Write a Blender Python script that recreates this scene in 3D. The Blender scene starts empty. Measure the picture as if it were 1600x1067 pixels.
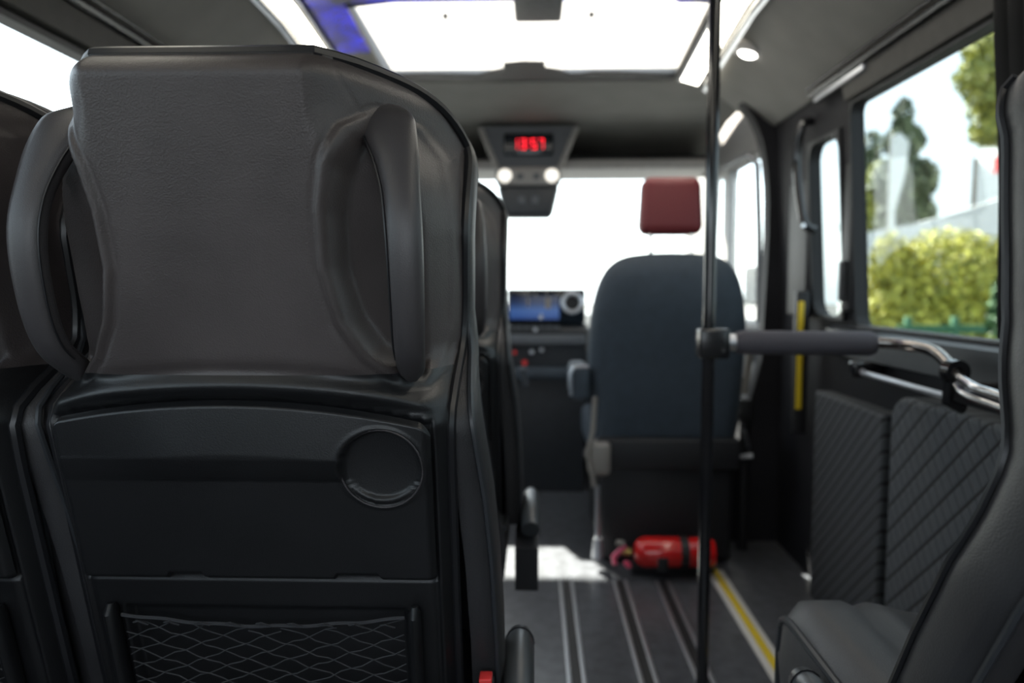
import bpy, bmesh, math, random
import numpy as np
from mathutils import Vector, Matrix
random.seed(7)
SC = bpy.context.scene
COL = SC.collection
PI = math.pi

# ------------------------------------------------------------------ camera
cam_d = bpy.data.cameras.new('camera')
cam = bpy.data.objects.new('camera', cam_d)
COL.objects.link(cam)
SC.camera = cam
cam_d.sensor_width = 36.0
cam_d.lens = 36.0 * 1150.0 / 1600.0
cam.location = (0, 0, 1.0)
YAW = math.atan(35 / 1150.0)
PITCH = math.atan(83.5 / 1150.0)
cam.rotation_euler = (PI / 2 - PITCH, 0, YAW)
cam_d.dof.use_dof = True
cam_d.dof.focus_distance = 0.80
cam_d.dof.aperture_fstop = 2.8
cam_d.clip_start = 0.02
cam_d.clip_end = 400

# ------------------------------------------------------------------ exposure
SC.view_settings.view_transform = 'Standard'
SC.view_settings.look = 'None'
SC.view_settings.exposure = 0.0
SC.view_settings.gamma = 1.0
SC.view_settings.use_curve_mapping = False

# ------------------------------------------------------------------ sky and sun
SUN_DIR = Vector((-0.42, 0.956, 1.0)).normalized()      # towards the sun
world = bpy.data.worlds.new('world')
SC.world = world
world.use_nodes = True
wn = world.node_tree
wn.nodes.clear()
wo = wn.nodes.new('ShaderNodeOutputWorld')
bg = wn.nodes.new('ShaderNodeBackground')
sky = wn.nodes.new('ShaderNodeTexSky')
sky.sky_type = 'NISHITA'
sky.sun_disc = False
sky.sun_elevation = math.asin(SUN_DIR.z)
sky.sun_rotation = math.atan2(SUN_DIR.x, SUN_DIR.y)
sky.air_density = 1.0
sky.dust_density = 2.5
mixc = wn.nodes.new('ShaderNodeMix')
mixc.data_type = 'RGBA'
mixc.inputs[0].default_value = 0.55
hs = wn.nodes.new('ShaderNodeHueSaturation')
hs.inputs['Saturation'].default_value = 0.75
wn.links.new(sky.outputs[0], hs.inputs['Color'])
wn.links.new(hs.outputs[0], mixc.inputs[6])
mixc.inputs[7].default_value = (8.6, 9.4, 10.0, 1)
wn.links.new(mixc.outputs[2], bg.inputs[0])
bg.inputs[1].default_value = 0.60
wn.links.new(bg.outputs[0], wo.inputs[0])

sun_d = bpy.data.lights.new('sun', 'SUN')
sun_d.energy = 60.0
sun_d.angle = 0.02
sun_d.color = (1.0, 0.93, 0.82)
sun = bpy.data.objects.new('sun', sun_d)
COL.objects.link(sun)
sun.rotation_euler = SUN_DIR.to_track_quat('Z', 'Y').to_euler()
sun.location = (-6, 6, 8)

# ------------------------------------------------------------------ materials
def new_mat(name):
    m = bpy.data.materials.new(name)
    m.use_nodes = True
    return m, m.node_tree, m.node_tree.nodes['Principled BSDF']

def mat(name, col, rough=0.5, metal=0.0, noise=0.0, nscale=30, bump=0.0, bscale=300, spec=0.5, coat=0.0, vor=False):
    m, nt, b = new_mat(name)
    b.inputs['Base Color'].default_value = (*col, 1)
    b.inputs['Roughness'].default_value = rough
    b.inputs['Metallic'].default_value = metal
    b.inputs['Specular IOR Level'].default_value = spec
    b.inputs['Coat Weight'].default_value = coat
    tc = nt.nodes.new('ShaderNodeTexCoord')
    if noise > 0:
        n = nt.nodes.new('ShaderNodeTexNoise')
        n.inputs['Scale'].default_value = nscale
        n.inputs['Detail'].default_value = 4
        nt.links.new(tc.outputs['Object'], n.inputs['Vector'])
        r = nt.nodes.new('ShaderNodeValToRGB')
        r.color_ramp.elements[0].position = 0.3
        r.color_ramp.elements[1].position = 0.7
        r.color_ramp.elements[0].color = (*[c * (1 - noise) for c in col], 1)
        r.color_ramp.elements[1].color = (*[min(1, c * (1 + noise)) for c in col], 1)
        nt.links.new(n.outputs[0], r.inputs[0])
        nt.links.new(r.outputs[0], b.inputs['Base Color'])
    if bump > 0:
        if vor:
            n2 = nt.nodes.new('ShaderNodeTexVoronoi')
            n2.inputs['Scale'].default_value = bscale
            o = n2.outputs['Distance']
        else:
            n2 = nt.nodes.new('ShaderNodeTexNoise')
            n2.inputs['Scale'].default_value = bscale
            n2.inputs['Detail'].default_value = 3
            o = n2.outputs[0]
        nt.links.new(tc.outputs['Object'], n2.inputs['Vector'])
        bp = nt.nodes.new('ShaderNodeBump')
        bp.inputs['Strength'].default_value = bump
        bp.inputs['Distance'].default_value = 0.001
        nt.links.new(o, bp.inputs['Height'])
        nt.links.new(bp.outputs[0], b.inputs['Normal'])
    return m

def emit_mat(name, col, strength):
    m, nt, b = new_mat(name)
    b.inputs['Base Color'].default_value = (*[min(1, c) * .8 for c in col], 1)
    b.inputs['Emission Color'].default_value = (*col, 1)
    b.inputs['Emission Strength'].default_value = strength
    return m

def glass_mat(name, tint, refl=0.06):
    m = bpy.data.materials.new(name)
    m.use_nodes = True
    nt = m.node_tree
    nt.nodes.clear()
    o = nt.nodes.new('ShaderNodeOutputMaterial')
    t = nt.nodes.new('ShaderNodeBsdfTransparent')
    t.inputs[0].default_value = (*tint, 1)
    g = nt.nodes.new('ShaderNodeBsdfGlossy')
    g.inputs['Roughness'].default_value = 0.02
    lw = nt.nodes.new('ShaderNodeLayerWeight')
    lw.inputs[0].default_value = .5
    x = NX(nt)
    fo = x.m('ADD', x.m('MULTIPLY', x.m('POWER', lw.outputs['Facing'], 5.0), .5), .02)
    mx = nt.nodes.new('ShaderNodeMixShader')
    nt.links.new(fo, mx.inputs[0])
    nt.links.new(t.outputs[0], mx.inputs[1])
    nt.links.new(g.outputs[0], mx.inputs[2])
    nt.links.new(mx.outputs[0], o.inputs[0])
    return m

def opal_mat(name, col):
    m, nt, b = new_mat(name)
    o = [n for n in nt.nodes if n.type == 'OUTPUT_MATERIAL'][0]
    t = nt.nodes.new('ShaderNodeBsdfTranslucent')
    t.inputs[0].default_value = (*col, 1)
    b.inputs['Base Color'].default_value = (.6, .6, .58, 1)
    b.inputs['Roughness'].default_value = .3
    mx = nt.nodes.new('ShaderNodeMixShader')
    mx.inputs[0].default_value = .15
    nt.links.new(t.outputs[0], mx.inputs[1])
    nt.links.new(b.outputs[0], mx.inputs[2])
    nt.links.new(mx.outputs[0], o.inputs[0])
    return m

class NX:
    """tiny node-maths helper"""
    def __init__(s, nt):
        s.nt = nt
    def m(s, op, a, b=None, c=None):
        n = s.nt.nodes.new('ShaderNodeMath')
        n.operation = op
        for i, v in enumerate((a, b, c)):
            if v is None:
                continue
            if isinstance(v, (int, float)):
                n.inputs[i].default_value = v
            else:
                s.nt.links.new(v, n.inputs[i])
        return n.outputs[0]

def leather_mat(name, col, rough):
    """black leather: pebbled grain, worn glossier patches"""
    m, nt, b = new_mat(name)
    tc = nt.nodes.new('ShaderNodeTexCoord')
    v = nt.nodes.new('ShaderNodeTexVoronoi')
    v.inputs['Scale'].default_value = 520
    n = nt.nodes.new('ShaderNodeTexNoise')
    n.inputs['Scale'].default_value = 9
    n.inputs['Detail'].default_value = 3
    n2 = nt.nodes.new('ShaderNodeTexNoise')
    n2.inputs['Scale'].default_value = 60
    for t in (v, n, n2):
        nt.links.new(tc.outputs['Object'], t.inputs['Vector'])
    r = nt.nodes.new('ShaderNodeMapRange')
    r.inputs['To Min'].default_value = rough - .07
    r.inputs['To Max'].default_value = rough + .10
    nt.links.new(n.outputs[0], r.inputs['Value'])
    nt.links.new(r.outputs[0], b.inputs['Roughness'])
    cr = nt.nodes.new('ShaderNodeValToRGB')
    cr.color_ramp.elements[0].position = .35
    cr.color_ramp.elements[1].position = .65
    cr.color_ramp.elements[0].color = (*[c * .85 for c in col], 1)
    cr.color_ramp.elements[1].color = (*[c * 1.12 for c in col], 1)
    nt.links.new(n.outputs[0], cr.inputs[0])
    nt.links.new(cr.outputs[0], b.inputs['Base Color'])
    x = NX(nt)
    h = x.m('ADD', x.m('MULTIPLY', v.outputs['Distance'], .7), x.m('MULTIPLY', n2.outputs[0], .5))
    bp = nt.nodes.new('ShaderNodeBump')
    bp.inputs['Strength'].default_value = .32
    bp.inputs['Distance'].default_value = .0011
    nt.links.new(h, bp.inputs['Height'])
    nt.links.new(bp.outputs[0], b.inputs['Normal'])
    return m

def quilt_mat(name, col, line, pitch, w, both):
    """quilted cloth with dark diagonal stitching (object space Y, Z)"""
    m, nt, b = new_mat(name)
    tc = nt.nodes.new('ShaderNodeTexCoord')
    sp = nt.nodes.new('ShaderNodeSeparateXYZ')
    nt.links.new(tc.outputs['Object'], sp.inputs[0])
    x = NX(nt)
    Y, Z = sp.outputs[1], sp.outputs[2]
    u = x.m('DIVIDE', x.m('ADD', x.m('MULTIPLY', Y, .9), Z), pitch)
    v = x.m('DIVIDE', x.m('SUBTRACT', x.m('MULTIPLY', Y, 1.25), Z), pitch * .8)
    fu = x.m('ABSOLUTE', x.m('SUBTRACT', x.m('FRACT', u), .5))
    fv = x.m('ABSOLUTE', x.m('SUBTRACT', x.m('FRACT', v), .5))
    lu = x.m('LESS_THAN', fu, w)
    lv = x.m('MULTIPLY', x.m('LESS_THAN', fv, w * .6), both)
    l = x.m('MAXIMUM', lu, lv)
    mx = nt.nodes.new('ShaderNodeMix')
    mx.data_type = 'RGBA'
    nt.links.new(l, mx.inputs[0])
    mx.inputs[6].default_value = (*col, 1)
    mx.inputs[7].default_value = (*line, 1)
    nt.links.new(mx.outputs[2], b.inputs['Base Color'])
    b.inputs['Roughness'].default_value = .8
    hh = x.m('MINIMUM', x.m('MINIMUM', fu, .2), x.m('ADD', fv, 1 - both))
    bp = nt.nodes.new('ShaderNodeBump')
    bp.inputs['Strength'].default_value = .8
    bp.inputs['Distance'].default_value = .012
    nt.links.new(hh, bp.inputs['Height'])
    nt.links.new(bp.outputs[0], b.inputs['Normal'])
    return m

def backlit_mat(name):
    """perforated ceiling panel with blue lamps behind it"""
    m, nt, b = new_mat(name)
    tc = nt.nodes.new('ShaderNodeTexCoord')
    br = nt.nodes.new('ShaderNodeTexBrick')
    br.inputs['Scale'].default_value = 22
    br.inputs['Mortar Size'].default_value = .045
    br.inputs['Color1'].default_value = (.02, .02, .9, 1)
    br.inputs['Color2'].default_value = (.05, .03, .35, 1)
    br.inputs['Mortar'].default_value = (.004, .004, .02, 1)
    nt.links.new(tc.outputs['Object'], br.inputs['Vector'])
    n = nt.nodes.new('ShaderNodeTexNoise')
    n.inputs['Scale'].default_value = 7
    nt.links.new(tc.outputs['Object'], n.inputs['Vector'])
    x = NX(nt)
    s = x.m('MAXIMUM', x.m('SUBTRACT', x.m('MULTIPLY', n.outputs[0], 5.0), 1.9), .05)
    nt.links.new(br.outputs[0], b.inputs['Emission Color'])
    nt.links.new(s, b.inputs['Emission Strength'])
    b.inputs['Base Color'].default_value = (.01, .01, .015, 1)
    return m

def screen_mat(name):
    m, nt, b = new_mat(name)
    tc = nt.nodes.new('ShaderNodeTexCoord')
    sp = nt.nodes.new('ShaderNodeSeparateXYZ')
    nt.links.new(tc.outputs['Generated'], sp.inputs[0])
    r = nt.nodes.new('ShaderNodeValToRGB')
    e = r.color_ramp.elements
    e[0].position = 0; e[0].color = (.04, .12, .45, 1)
    e[1].position = 1; e[1].color = (.01, .02, .06, 1)
    k = r.color_ramp.elements.new(.35); k.color = (.10, .25, .70, 1)
    k = r.color_ramp.elements.new(.7); k.color = (.02, .05, .16, 1)
    nt.links.new(sp.outputs[2], r.inputs[0])
    nt.links.new(r.outputs[0], b.inputs['Emission Color'])
    b.inputs['Emission Strength'].default_value = .4
    b.inputs['Base Color'].default_value = (.01, .01, .02, 1)
    b.inputs['Roughness'].default_value = .15
    return m

def leaf_mat(name, c1, c2):
    m, nt, b = new_mat(name)
    g = nt.nodes.new('ShaderNodeNewGeometry')
    r = nt.nodes.new('ShaderNodeValToRGB')
    r.color_ramp.elements[0].color = (*c1, 1)
    r.color_ramp.elements[1].color = (*c2, 1)
    nt.links.new(g.outputs['Random Per Island'], r.inputs[0])
    nt.links.new(r.outputs[0], b.inputs['Base Color'])
    b.inputs['Roughness'].default_value = .6
    b.inputs['Transmission Weight'].default_value = 0
    return m

M = {}
M['leather'] = leather_mat('black_leather', (.058, .0475, .0465), .43)
M['leather2'] = leather_mat('black_leather_front', (.029, .028, .030), .48)
M['plastic'] = mat('black_plastic', (.0085, .0085, .0095), .42, bump=.25, bscale=700, noise=.15, nscale=12)
M['plastic_dk'] = mat('matt_black_plastic', (.010, .010, .012), .55, bump=.2, bscale=500)
M['handle'] = mat('handle_plastic', (.050, .045, .047), .36, bump=.3, bscale=900)
M['piping'] = mat('piping_vinyl', (.012, .012, .014), .38)
M['pipelt'] = mat('worn_piping', (.028, .030, .034), .40)
M['gloss'] = mat('gloss_black_metal', (.012, .012, .014), .12, spec=.7)
M['satin'] = mat('satin_black_metal', (.015, .015, .017), .25, spec=.6)
M['armrest'] = mat('armrest_vinyl', (.05, .055, .06), .38)
M['curtain'] = mat('curtain_cloth', (.008, .008, .009), .9)
M['foam'] = mat('foam_grip', (.075, .07, .085), .8, bump=.3, bscale=400)
M['chrome'] = mat('chrome', (.62, .62, .64), .14, 1.0)
M['darkchrome'] = mat('dark_chrome', (.22, .20, .19), .16, 1.0)
M['alu'] = mat('aluminium', (.62, .64, .68), .42, 1.0)
M['net'] = mat('net_cord', (.030, .030, .033), .7)
M['thread'] = mat('stitching_thread', (.07, .068, .07), .7)
M['red_btn'] = mat('red_button', (.75, .04, .04), .4)
M['fabric'] = mat('hazed_blue_grey_cloth', (.040, .054, .071), .75, bump=.5, bscale=500, noise=.1)  # cloth colour lifted and blued to carry the lens haze
M['redcloth'] = mat('red_leather', (.17, .022, .026), .5, bump=.2, bscale=300)
M['beige'] = mat('grey_beige_plastic', (.24, .22, .20), .4)
M['lightgrey'] = mat('light_grey_trim', (.32, .31, .30), .6, noise=.06)
M['midgrey'] = mat('mid_grey_trim', (.10, .11, .125), .5, noise=.06)
M['ceil'] = mat('grey_headliner', (.20, .195, .18), .7, bump=.3, bscale=200, noise=.08, nscale=8)
M['wall'] = mat('black_wall_trim', (.015, .015, .018), .65, spec=.2, bump=.2, bscale=200, noise=.2, nscale=6)
M['sill'] = mat('dark_sill_trim', (.028, .032, .038), .4, noise=.1)
M['pelmet'] = mat('pelmet_cloth', (.055, .052, .046), .7, noise=.1)
M['floor'] = mat('grey_vinyl_floor', (.075, .078, .088), .30, noise=.35, nscale=25, bump=.15, bscale=120)
M['yellow'] = mat('yellow_paint', (.72, .52, .02), .5)
M['white'] = mat('white_paint', (.62, .60, .58), .5)
M['ext_red'] = mat('red_enamel', (.62, .012, .012), .22, coat=.5)
M['brass'] = mat('brass', (.55, .42, .15), .3, 1.0)
M['pink'] = mat('pink_plastic', (.85, .12, .22), .4)
M['display'] = mat('smoked_display_glass', (.008, .012, .018), .12)
M['led_red'] = emit_mat('red_led', (1, .02, .04), 2.0)
M['led_white'] = emit_mat('white_led', (1.0, .95, .82), 9.0)
M['lamp_white'] = emit_mat('lamp_white', (1.0, .97, .9), 14.0)
M['maplight'] = emit_mat('map_light_lens', (1.0, .95, .85), 1.2)
M['screen'] = screen_mat('screen_glow')
M['glass_clear'] = glass_mat('clear_glass', (.9, .93, .93))
M['glass_left'] = glass_mat('left_glass', (.82, .86, .87))
M['glass_tint'] = glass_mat('tinted_glass', (.56, .60, .60))
M['glass_roof'] = opal_mat('opal_roof_panel', (.165, .165, .16))
M['backlit'] = backlit_mat('blue_backlit_mesh')
M['quilt1'] = quilt_mat('quilted_cloth_fine', (.050, .055, .062), (.008, .009, .011), .042, .10, 0.0)
M['quilt2'] = quilt_mat('quilted_cloth', (.070, .077, .086), (.008, .008, .010), .062, .075, 1.0)
M['mesh_black'] = mat('pebbled_black', (.02, .022, .028), .5, noise=.9, nscale=60)
M['grass'] = mat('asphalt', (.045, .045, .045), .9, noise=.3, nscale=2)
M['leaf_olive'] = leaf_mat('olive_leaves', (.20, .21, .03), (.68, .62, .10))
M['leaf_dark'] = leaf_mat('dark_needles', (.035, .055, .03), (.12, .15, .07))
M['leaf_mid'] = leaf_mat('mid_leaves', (.16, .19, .04), (.55, .53, .13))
M['leaf_green'] = leaf_mat('green_leaves', (.03, .09, .03), (.09, .20, .06))
M['bark'] = mat('bark', (.09, .07, .05), .9, noise=.4, nscale=10, bump=.6, bscale=20)
M['reflection_white'] = mat('white_reflection', (.85, .85, .84), .8)  # white for the shapes added in place of window reflections
M['roof'] = mat('grey_roof', (.25, .26, .28), .7)
M['hedge'] = leaf_mat('hedge_leaves', (.20, .24, .12), (.38, .42, .24))
M['fence'] = mat('green_fence', (.05, .16, .08), .6)

# ------------------------------------------------------------------ object helpers
def link_mesh(name, verts, faces, m, parent=None, smooth=True):
    me = bpy.data.meshes.new(name)
    me.from_pydata([tuple(v) for v in verts], [], faces)
    me.update()
    if smooth:
        me.polygons.foreach_set('use_smooth', [True] * len(me.polygons))
    mm = m if isinstance(m, bpy.types.Material) else M[m]
    me.materials.append(mm)
    o = bpy.data.objects.new(name, me)
    COL.objects.link(o)
    if parent is not None:
        o.parent = parent
    return o

def fix_normals(o):
    bm = bmesh.new()
    bm.from_mesh(o.data)
    bmesh.ops.recalc_face_normals(bm, faces=bm.faces)
    bm.to_mesh(o.data)
    bm.free()

def sharp(o, ang=40):
    bm = bmesh.new()
    bm.from_mesh(o.data)
    for e in bm.edges:
        if len(e.link_faces) == 2 and e.calc_face_angle(0) > math.radians(ang):
            e.smooth = False
    bm.to_mesh(o.data)
    bm.free()

class MB:
    """collects shapes into one mesh"""
    def __init__(s):
        s.v, s.f = [], []
    def add(s, v, f):
        k = len(s.v)
        s.v += [tuple(p) for p in v]
        s.f += [tuple(i + k for i in q) for q in f]
        return s
    def box(s, x0, x1, y0, y1, z0, z1, bev=0.0, seg=3):
        bm = bmesh.new()
        bmesh.ops.create_cube(bm, size=1)
        for q in bm.verts:
            q.co = Vector(((x0 + x1) / 2 + q.co.x * (x1 - x0), (y0 + y1) / 2 + q.co.y * (y1 - y0), (z0 + z1) / 2 + q.co.z * (z1 - z0)))
        if bev > 0:
            bmesh.ops.bevel(bm, geom=list(bm.edges), offset=bev, segments=seg, profile=.5, affect='EDGES')
        bm.verts.index_update()
        s.add([q.co[:] for q in bm.verts], [[q.index for q in f.verts] for f in bm.faces])
        bm.free()
        return s
    def tube(s, pts, r, n=12, cap=True, flat=1.0, up=None):
        pts = [Vector(p) for p in pts]
        rs = r if isinstance(r, (list, tuple)) else [r] * len(pts)
        v, f = [], []
        prev = None
        for i, p in enumerate(pts):
            t = (pts[min(i + 1, len(pts) - 1)] - pts[max(i - 1, 0)]).normalized()
            if up is not None:
                a = Vector(up)
                a = (a - t * a.dot(t)).normalized()
            elif prev is None:
                a = Vector((0, 0, 1)) if abs(t.z) < .9 else Vector((1, 0, 0))
                a = (a - t * a.dot(t)).normalized()
            else:
                a = (prev - t * prev.dot(t)).normalized()
            prev = a
            b = t.cross(a)
            for k in range(n):
                w = 2 * PI * k / n
                v.append(p + a * math.cos(w) * rs[i] * flat + b * math.sin(w) * rs[i])
        for i in range(len(pts) - 1):
            for k in range(n):
                f.append((i * n + k, i * n + (k + 1) % n, (i + 1) * n + (k + 1) % n, (i + 1) * n + k))
        if cap:
            f.append(tuple(range(n))[::-1])
            f.append(tuple((len(pts) - 1) * n + k for k in range(n)))
        return s.add(v, f)
    def prism(s, poly, axis, a0, a1):
        """polygon (2-D) extruded along an axis; poly in the other two axes (x,y,z order)"""
        n = len(poly)
        def P(p, a):
            return {'x': (a, p[0], p[1]), 'y': (p[0], a, p[1]), 'z': (p[0], p[1], a)}[axis]
        v = [P(p, a0) for p in poly] + [P(p, a1) for p in poly]
        f = [tuple(range(n)), tuple(range(n, 2 * n))[::-1]] + [(i, (i + 1) % n, n + (i + 1) % n, n + i) for i in range(n)]
        return s.add(v, f)
    def build(s, name, m, parent=None, smooth=True, ang=35):
        o = link_mesh(name, s.v, s.f, m, parent, smooth)
        fix_normals(o)
        if smooth:
            sharp(o, ang)
        return o

def smooth_path(pts, n=8):
    """Catmull-Rom through the points"""
    P = [Vector(p) for p in pts]
    P = [P[0] * 2 - P[1]] + P + [P[-1] * 2 - P[-2]]
    out = []
    for i in range(1, len(P) - 2):
        for k in range(n):
            t = k / n
            a, b, c, d = P[i - 1], P[i], P[i + 1], P[i + 2]
            out.append(.5 * ((2 * b) + (c - a) * t + (2 * a - 5 * b + 4 * c - d) * t * t + (3 * b - a - 3 * c + d) * t ** 3))
    out.append(P[-2])
    return out

def arc(cx, cy, r, a0, a1, n=8):
    return [(cx + r * math.cos(math.radians(a0 + (a1 - a0) * i / n)), cy + r * math.sin(math.radians(a0 + (a1 - a0) * i / n))) for i in range(n + 1)]

def thing(name, label, cat, loc=(0, 0, 0), group=None):
    o = bpy.data.objects.new(name, None)
    o.empty_display_size = .05
    COL.objects.link(o)
    o.location = loc
    return tag(o, label, cat, group)

def tag(o, label, cat, group=None):
    o['label'] = label
    o['category'] = cat
    if group:
        o['group'] = group
    return o

def struct(o, label=None):
    o['kind'] = 'structure'
    if label:
        o['label'] = label
    return o

def copy_tree(o, parent=None):
    c = o.copy()
    COL.objects.link(c)
    c.parent = parent
    for ch in [q for q in bpy.data.objects if q.parent == o]:
        copy_tree(ch, c)
    return c

def sstep(a, b, x):
    t = np.clip((x - a) / (b - a), 0, 1)
    return t * t * (3 - 2 * t)

def sdf(poly, X, Z):
    """signed distance to a closed polygon, negative inside (numpy arrays)"""
    d = np.full(X.shape, 1e9)
    s = np.ones(X.shape)
    n = len(poly)
    for i in range(n):
        ax, az = poly[i]
        bx, bz = poly[i - 1]
        ex, ez = bx - ax, bz - az
        wx, wz = X - ax, Z - az
        t = np.clip((wx * ex + wz * ez) / (ex * ex + ez * ez + 1e-12), 0, 1)
        d = np.minimum(d, (wx - ex * t) ** 2 + (wz - ez * t) ** 2)
        c1 = Z >= az; c2 = Z < bz; c3 = ex * wz > ez * wx
        s = np.where((c1 & c2 & c3) | (~c1 & ~c2 & ~c3), -s, s)
    return s * np.sqrt(d)

# ------------------------------------------------------------------ the room shell
XR, XL, XC = .958, -1.06, -.051
def wx(z):          # inner face of the right wall at height z (it leans in above the sill)
    return XR - .058 * max(0, z - .885)
def wl(z):
    return XL + .058 * max(0, z - .885)
YB, YF = -1.3, 2.9  # back and bulkhead

fl = MB().box(XL - .1, XR + .1, YB - .05, 4.6, -.06, 0)
struct(fl.build('floor', 'floor', smooth=False))

def wall_panels(side):
    """side wall with window openings: list of (y0,y1,z0,z1) solid patches on the leaning wall"""
    mb = MB()
    fx = wx if side > 0 else wl
    def patch(y0, y1, z0, z1):
        a0, a1 = fx(z0), fx(z1)
        t = .018 * side
        v = [(a0, y0, z0), (a0, y1, z0), (a1, y1, z1), (a1, y0, z1), (a0 + t, y0, z0), (a0 + t, y1, z0), (a1 + t, y1, z1), (a1 + t, y0, z1)]
        mb.add(v, [(0, 1, 2, 3), (7, 6, 5, 4), (0, 4, 5, 1), (1, 5, 6, 2), (2, 6, 7, 3), (3, 7, 4, 0)])
    if side > 0:
        wins = [(-.85, 1.15, .885, 1.535), (1.47, 2.205, .885, 1.535), (2.28, 2.54, .90, 1.48)]
    else:
        wins = [(-.85, .30, .885, 1.53), (.42, 2.15, .885, 1.53)]
    patch(YB, YF, 0, .885)
    patch(YB, YF, 1.53 if side < 0 else 1.535, 1.66)
    y = YB
    for (a, b, c, d) in wins:
        patch(y, a, .885, d if side < 0 else 1.535)
        if c > .885:
            patch(a, b, .885, c)
        if d < 1.52:
            patch(a, b, d, 1.535)
        y = b
    patch(y, YF, .885, 1.53 if side < 0 else 1.535)
    o = mb.build('wall_right' if side > 0 else 'wall_left', 'wall', smooth=False)
    struct(o)
    return wins
winsR = wall_panels(1)
winsL = wall_panels(-1)
wb = MB().box(XL, XR, YB - .05, YB, 0, .85).box(XL, XR, YB - .05, YB, 1.55, 1.9).box(XL, XL + .2, YB - .05, YB, .85, 1.55).box(XR - .2, XR, YB - .05, YB, .85, 1.55)
struct(wb.build('wall_back', 'wall', smooth=False))

def window(n, fx, side, y0, y1, z0, z1, gm, corner=.05, fw=.016, lab=None):
    """glass pane with a rounded rubber frame, on the leaning wall"""
    root = bpy.data.objects.new('window_%d' % n, None)
    COL.objects.link(root)
    struct(root, lab)
    out = [(y1 - corner + c * corner, z1 - corner + s * corner) for c, s in [(math.cos(a), math.sin(a)) for a in np.linspace(0, PI / 2, 7)]]
    out += [(y0 + corner + math.cos(a) * corner, z1 - corner + math.sin(a) * corner) for a in np.linspace(PI / 2, PI, 7)]
    out += [(y0 + corner + math.cos(a) * corner, z0 + corner + math.sin(a) * corner) for a in np.linspace(PI, 1.5 * PI, 7)]
    out += [(y1 - corner + math.cos(a) * corner, z0 + corner + math.sin(a) * corner) for a in np.linspace(1.5 * PI, 2 * PI, 7)]
    g = MB()
    t = .02 * side
    k = len(out)
    v = [(fx(z) + t, y, z) for y, z in out] + [(fx(z) + t + .004 * side, y, z) for y, z in out]
    g.add(v, [tuple(range(k)), tuple(range(k, 2 * k))[::-1]] + [(i, (i + 1) % k, k + (i + 1) % k, k + i) for i in range(k)])
    g.build('glass_pane', gm, root, smooth=False)
    fr = MB()
    sq = [(y0 if y < (y0 + y1) / 2 else y1, z0 if z < (z0 + z1) / 2 else z1) for y, z in out]
    v = []
    for (y, z), (yo, zo) in zip(out, sq):
        cy, cz = (y0 + y1) / 2, (z0 + z1) / 2
        yi = y + (-fw if y > cy else fw); zi = z + (-fw if z > cz else fw)
        v += [(fx(z) - .012 * side, yo, zo), (fx(z) - .010 * side, yi, zi), (fx(z) + .03 * side, yi, zi), (fx(z) + .03 * side, yo, zo)]
    f = []
    for i in range(k):
        j = (i + 1) % k
        for q in range(4):
            f.append((4 * i + q, 4 * j + q, 4 * j + (q + 1) % 4, 4 * i + (q + 1) % 4))
    fr.add(v, f).build('window_frame', 'plastic_dk', root, ang=30)
    return root
window(1, wx, 1, *winsR[1], 'glass_tint', .03, .006, 'big side window on the right looking out on bushes and trees')
window(2, wx, 1, *winsR[2], 'glass_tint', .06, .010, 'narrow rounded window ahead of the big right side window')
window(3, wx, 1, *winsR[0], 'glass_tint', .05, .012)
window(4, wl, -1, *winsL[1], 'glass_left', .04, .012, 'large side window on the left filled with white sky')
window(5, wl, -1, *winsL[0], 'glass_left', .05, .012)

# ceiling: raised centre, two sloping sides, roof glass opening
ZC = 1.86
SR, SL = .60, -.705          # where the sloping sides begin
GX0, GX1, GY0, GY1 = -.575, .535, 2.27, 2.92
def roof_z(y):
    return ZC - .06 * max(0, y - GY0) / .65
ce = MB()
ce.box(SL, SR, YB, 1.95, ZC, ZC + .05)
for xa, xb in ((SL, GX0), (GX1, SR)):
    ce.prism([(1.95, ZC), (GY0, ZC), (2.95, roof_z(2.95)), (2.95, ZC + .05), (1.95, ZC + .05)], 'x', xa, xb)
ce.prism([(SR, ZC), (.905, 1.615), (.99, 1.615), (.99, 1.75), (SR, ZC + .05)], 'y', YB, 3.0)
ce.prism([(SL, ZC), (-1.01, 1.62), (-1.1, 1.62), (-1.1, 1.76), (SL, ZC + .05)], 'y', YB, 3.0)
struct(ce.build('ceiling', 'ceil', smooth=False), 'grey headliner with sloping sides')

# cab roof slope, header and arch
cf = MB()
cf.prism([(2.93, roof_z(2.92)), (2.93, ZC + .05), (3.55, 1.83), (3.98, 1.75), (3.98, 1.68), (3.55, 1.775)], 'x', SL - .3, SR + .3)
struct(cf.build('ceiling_cab', 'ceil', smooth=False), 'grey sloping headliner over the cab')

# bulkhead arch: plate with a rounded opening
op = [(.775, 0), (.785, .30), (.83, .50), (.885, .72), (.90, 1.2)] + [(p[0], p[1]) for p in smooth_path([(.90, 1.2, 0), (.893, 1.42, 0), (.855, 1.60, 0), (.76, 1.74, 0), (.64, 1.80, 0), (.50, 1.815, 0)], 5)][1:]  # lower jambs widened inward to block a sun streak on the wall
opl = [(2 * XC - x, z) for x, z in op]
ar = MB()
for pts, ox in ((op, XR + .02), (opl, XL - .02)):
    v, f = [], []
    for x, z in pts:
        v += [(x, YF - .02, z), (x, YF + .05, z), (ox, YF + .05, max(z, 0)), (ox, YF - .02, max(z, 0))]
    for i in range(len(pts) - 1):
        for q in range(4):
            f.append((4 * i + q, 4 * i + 4 + q, 4 * i + 4 + (q + 1) % 4, 4 * i + (q + 1) % 4))
    ar.add(v, f)
    xe = pts[-1][0]
struct(ar.build('trim_1', 'wall', ang=30), 'black arch trim between the passenger space and the cab')

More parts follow.
